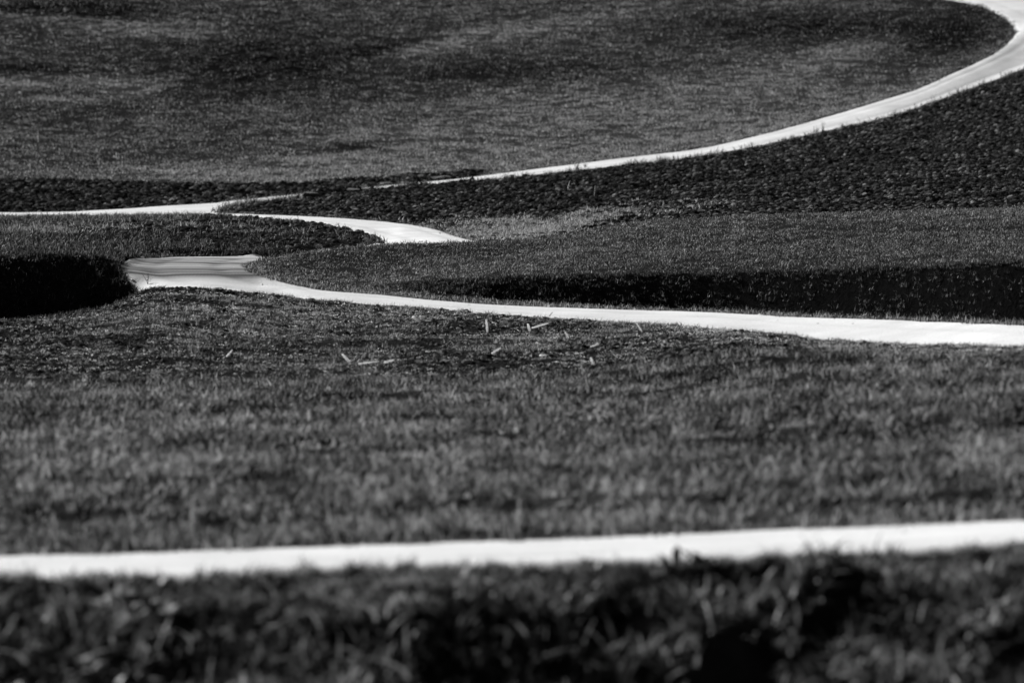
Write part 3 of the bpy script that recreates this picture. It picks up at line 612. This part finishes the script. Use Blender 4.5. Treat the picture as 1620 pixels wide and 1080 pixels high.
for a in [
    (664.7, 521.5, 652.6, 515.8, 3.6, 'lie', 'thick pale stalk lying slanted in the stubble, left of the tallest upright one'),
    (771, 527, 769, 507, 2.6, 'up', 'tallest pale stalk standing upright in the stubble below the middle road'),
    (838, 525, 835, 514, 3.2, 'up', 'short upright pale stalk right of the tallest one, above a long lying stalk'),
    (841.5, 531, 868, 526, 2.2, 'lie', 'long thin pale stalk lying nearly level at the foot of the short upright one'),
    (899, 536, 894, 527, 2.2, 'up', 'thin stalk leaning left, right of the long lying stalk'),
    (869, 511, 874, 508, 2.6, 'lie', 'tiny pale stalk end close below the edge of the middle road'),
    (778, 572.6, 792, 567, 2.4, 'lie', 'pale stalk lying tilted up to the right in the lower middle of the stubble'),
    (854, 576, 865, 577.5, 2.4, 'lie', 'short level stalk lying where the stubble meets the meadow grass'),
    (939, 581, 934.6, 568, 3.2, 'up', 'bright stalk standing at the lower edge of the stubble, rightmost upright one'),
    (934.6, 561.5, 947, 560, 2.0, 'lie', 'thin pale stalk lying just above the rightmost upright stalk'),
    (608, 586.7, 623.5, 585.7, 2.6, 'lie', 'short level stalk lying at the lower left of the stubble'),
    (553, 575.7, 541.7, 562, 3.6, 'up', 'thick bright stalk leaning left, leftmost of the bold ones'),
    (567, 589, 600, 588, 1.8, 'lie', 'long faint stalk lying level along the lower left edge of the stubble'),
    (358, 566, 368, 555, 1.8, 'up', 'thin stalk leaning right, far left in the stubble field'),
    (1016, 527, 1007, 513, 1.8, 'up', 'faint thin stalk leaning left, close under the road toward the right')]:
    stalk(*a)
def lump(name, u, v, w_px, h_px, seed, mat, label, cat, group, ymin=30, base=ICO2):
    x, y, z = hit(u, v, ymin); s = y / F; V, Fc = clod_shape(seed, base)
    V = V / np.abs(V).max(0) * np.array([w_px * s / 2, w_px * s / 2 * .8, h_px * s * .62])
    o = py_mesh(name, V, Fc, mat, (x, y, z + h_px * s * .08)); o.rotation_euler[2] = seed; tag(o, name, label, cat, group)
gs = 'small pale stones lying on the fields'
for i, (u, v, ww, hh, lb) in enumerate([
    (862, 505.5, 4, 3, 'small pale stone just under the edge of the middle road, above the long stalk'),
    (883, 536.5, 7, 3.5, 'flat pale stone in the stubble right of the long lying stalk'),
    (869, 594.6, 5, 3, 'pale stone on the dark line below the stubble field'),
    (1195, 542, 4, 4, 'tiny bright stone in the grass under the right half of the middle road'),
    (1018, 568, 6, 5, 'pale stone at the right end of the stubble, left of its neighbour'),
    (1061, 571, 9, 5, 'larger pale stone at the far right end of the stubble'),
    (296, 456.5, 5, 2.5, 'small white stone below the road bend, left one of the pair'),
    (304, 456, 4, 2.5, 'small white stone below the road bend, right one of the pair'),
    (1246, 423, 4, 4, 'single pale stone on the short grass just above the dark bank')]):
    lump('stone', u, v, ww, hh, 200 + i, M_stone, lb, 'stone', gs)
gc = 'big earth clods along the road edges'
for i, (u, v, ww, hh, lb, ym) in enumerate([
    (747, 286, 13, 9, 'peaked dark clod where the far road first shows above the ploughed field', 100),
    (810, 280, 9, 5, 'pointed dark clod on the lower edge of the far road', 100),
    (831, 278, 12, 4, 'low dark clod on the far road edge, right of the pointed one', 100),
    (612, 292, 34, 7, 'long dark mound of earth above the thin part of the far road', 100),
    (700, 283, 46, 7, 'widest dark earth mound just left of where the far road shows', 100),
    (492, 309, 36, 8, 'dark earth mound hiding the thin road just right of the junction spur', 100),
    (560, 302, 30, 6, 'second dark mound over the thin far road, right of the one by the junction', 100),
    (655, 292, 26, 6, 'dark mound between the long mound and the widest mound on the far road', 100),
    (345, 461, 22, 9, 'crumbly clod on the lower edge of the road bend', 60),
    (362, 463, 16, 8, 'clod on the road bend edge, right of the crumbly one', 60),
    (386, 467, 10, 6, 'small dark clod on the road edge right of the bend', 60),
    (735, 495, 24, 9, 'dark clod sticking into the lower edge of the middle road', 60),
    (1143, 527, 13, 7, 'small dark clod at the lower edge of the middle road, right half', 55),
    (1232, 538, 15, 8, 'dark clod where the meadow grass begins to cover the middle road', 55)]):
    lump('earth_clod', u, v, ww, hh, 300 + i, M_earth, lb, 'earth clod', gc, ym)
def weed(u, v, h_px, nst, spread, seed, label, ym, dry=False, name='roadside_weed'):
    random.seed(seed); x, y, z = hit(u, v, ym); s = y / F; h = h_px * s; V, Fc = [], []
    for k in range(nst):
        an = random.uniform(0, 6.28); sp = spread * s * random.uniform(.2, 1); hh = h * random.uniform(.6, 1)
        path = [Vector((math.cos(an) * sp * t ** 1.4, math.sin(an) * sp * t ** 1.4, hh * t)) for t in (0, .3, .6, .85, 1)]
        a, q, t3 = tube(path, [.35 * s * j for j in (1.6, 1.3, 1.0, .8, .4)], 4); b = len(V); V += a; Fc += [tuple(i + b for i in f) for f in q + t3]
    st = py_mesh(name, V, Fc, M_straw if dry else M_weed, (x, y, z)); tag(st, name, label, 'weed', 'weeds standing at the road edges')
    if not dry:
        V, Fc = [], []
        for k in range(nst * 7):
            an = random.uniform(0, 6.28); t = random.uniform(.25, 1); r = spread * s * t * random.random(); p = Vector((math.cos(an) * r, math.sin(an) * r, h * t * random.uniform(.7, 1)))
            d = Vector((math.cos(an), math.sin(an), random.uniform(-.3, .6))) * (2.2 * s); c = Vector((-math.sin(an), math.cos(an), .3)) * (.8 * s); b = len(V)
            V += [tuple(p), tuple(p + d * .5 + c), tuple(p + d), tuple(p + d * .5 - c)]; Fc.append((b, b + 1, b + 2, b + 3))
        lf = py_mesh('leaves', V, Fc, M_weed); lf.parent = st
for i, a in enumerate([
    (912, 268, 15, 6, 8, 'bushy weed in front of the far road, left of the others on its edge', 95),
    (926, 266, 9, 4, 5, 'low weed on the far road edge beside the bushy one', 95),
    (1190, 236, 13, 3, 4, 'slim weed on the lower edge of the far road, below its middle', 95),
    (1302, 212, 22, 3, 3, 'tallest slim weed crossing the far road', 95),
    (1448, 174, 12, 4, 6, 'squat weed on the far road edge, right of the tall slim one', 95),
    (1515, 151, 14, 3, 3, 'thin weed at the far road edge before its bend', 95),
    (1531, 148, 16, 4, 6, 'fuzzy weed at the far road edge, right beside the thin one', 95),
    (1584, 126, 13, 3, 3, 'rightmost small weed on the far road edge near the bend', 95),
    (234, 450, 20, 5, 16, 'dark arching grass stem over the left tip of the road bend', 60),
    (565, 470, 34, 7, 10, 'tall loose weed on the short grass above the middle road', 73),
    (152, 436, 18, 3, 4, 'lone weed at the rim of the black hollow at the left', 60)]):
    weed(a[0], a[1], a[2], a[3], a[4], 400 + i, a[5], a[6])
for i, a in enumerate([(898, 300, 15, 1, 5, 'thin pale dead stem in the ploughed field below the bushy weed', 84), (940, 312, 20, 2, 5, 'pair of pale dead stems in the ploughed field, right of the single one', 84), (60, 225, 22, 1, 2, 'single dead stem standing on the far hillside at the left', 110)]):
    weed(a[0], a[1], a[2], a[3], a[4], 450 + i, a[5], a[6], True, 'dead_stem')
print('SCATTER', STATS)
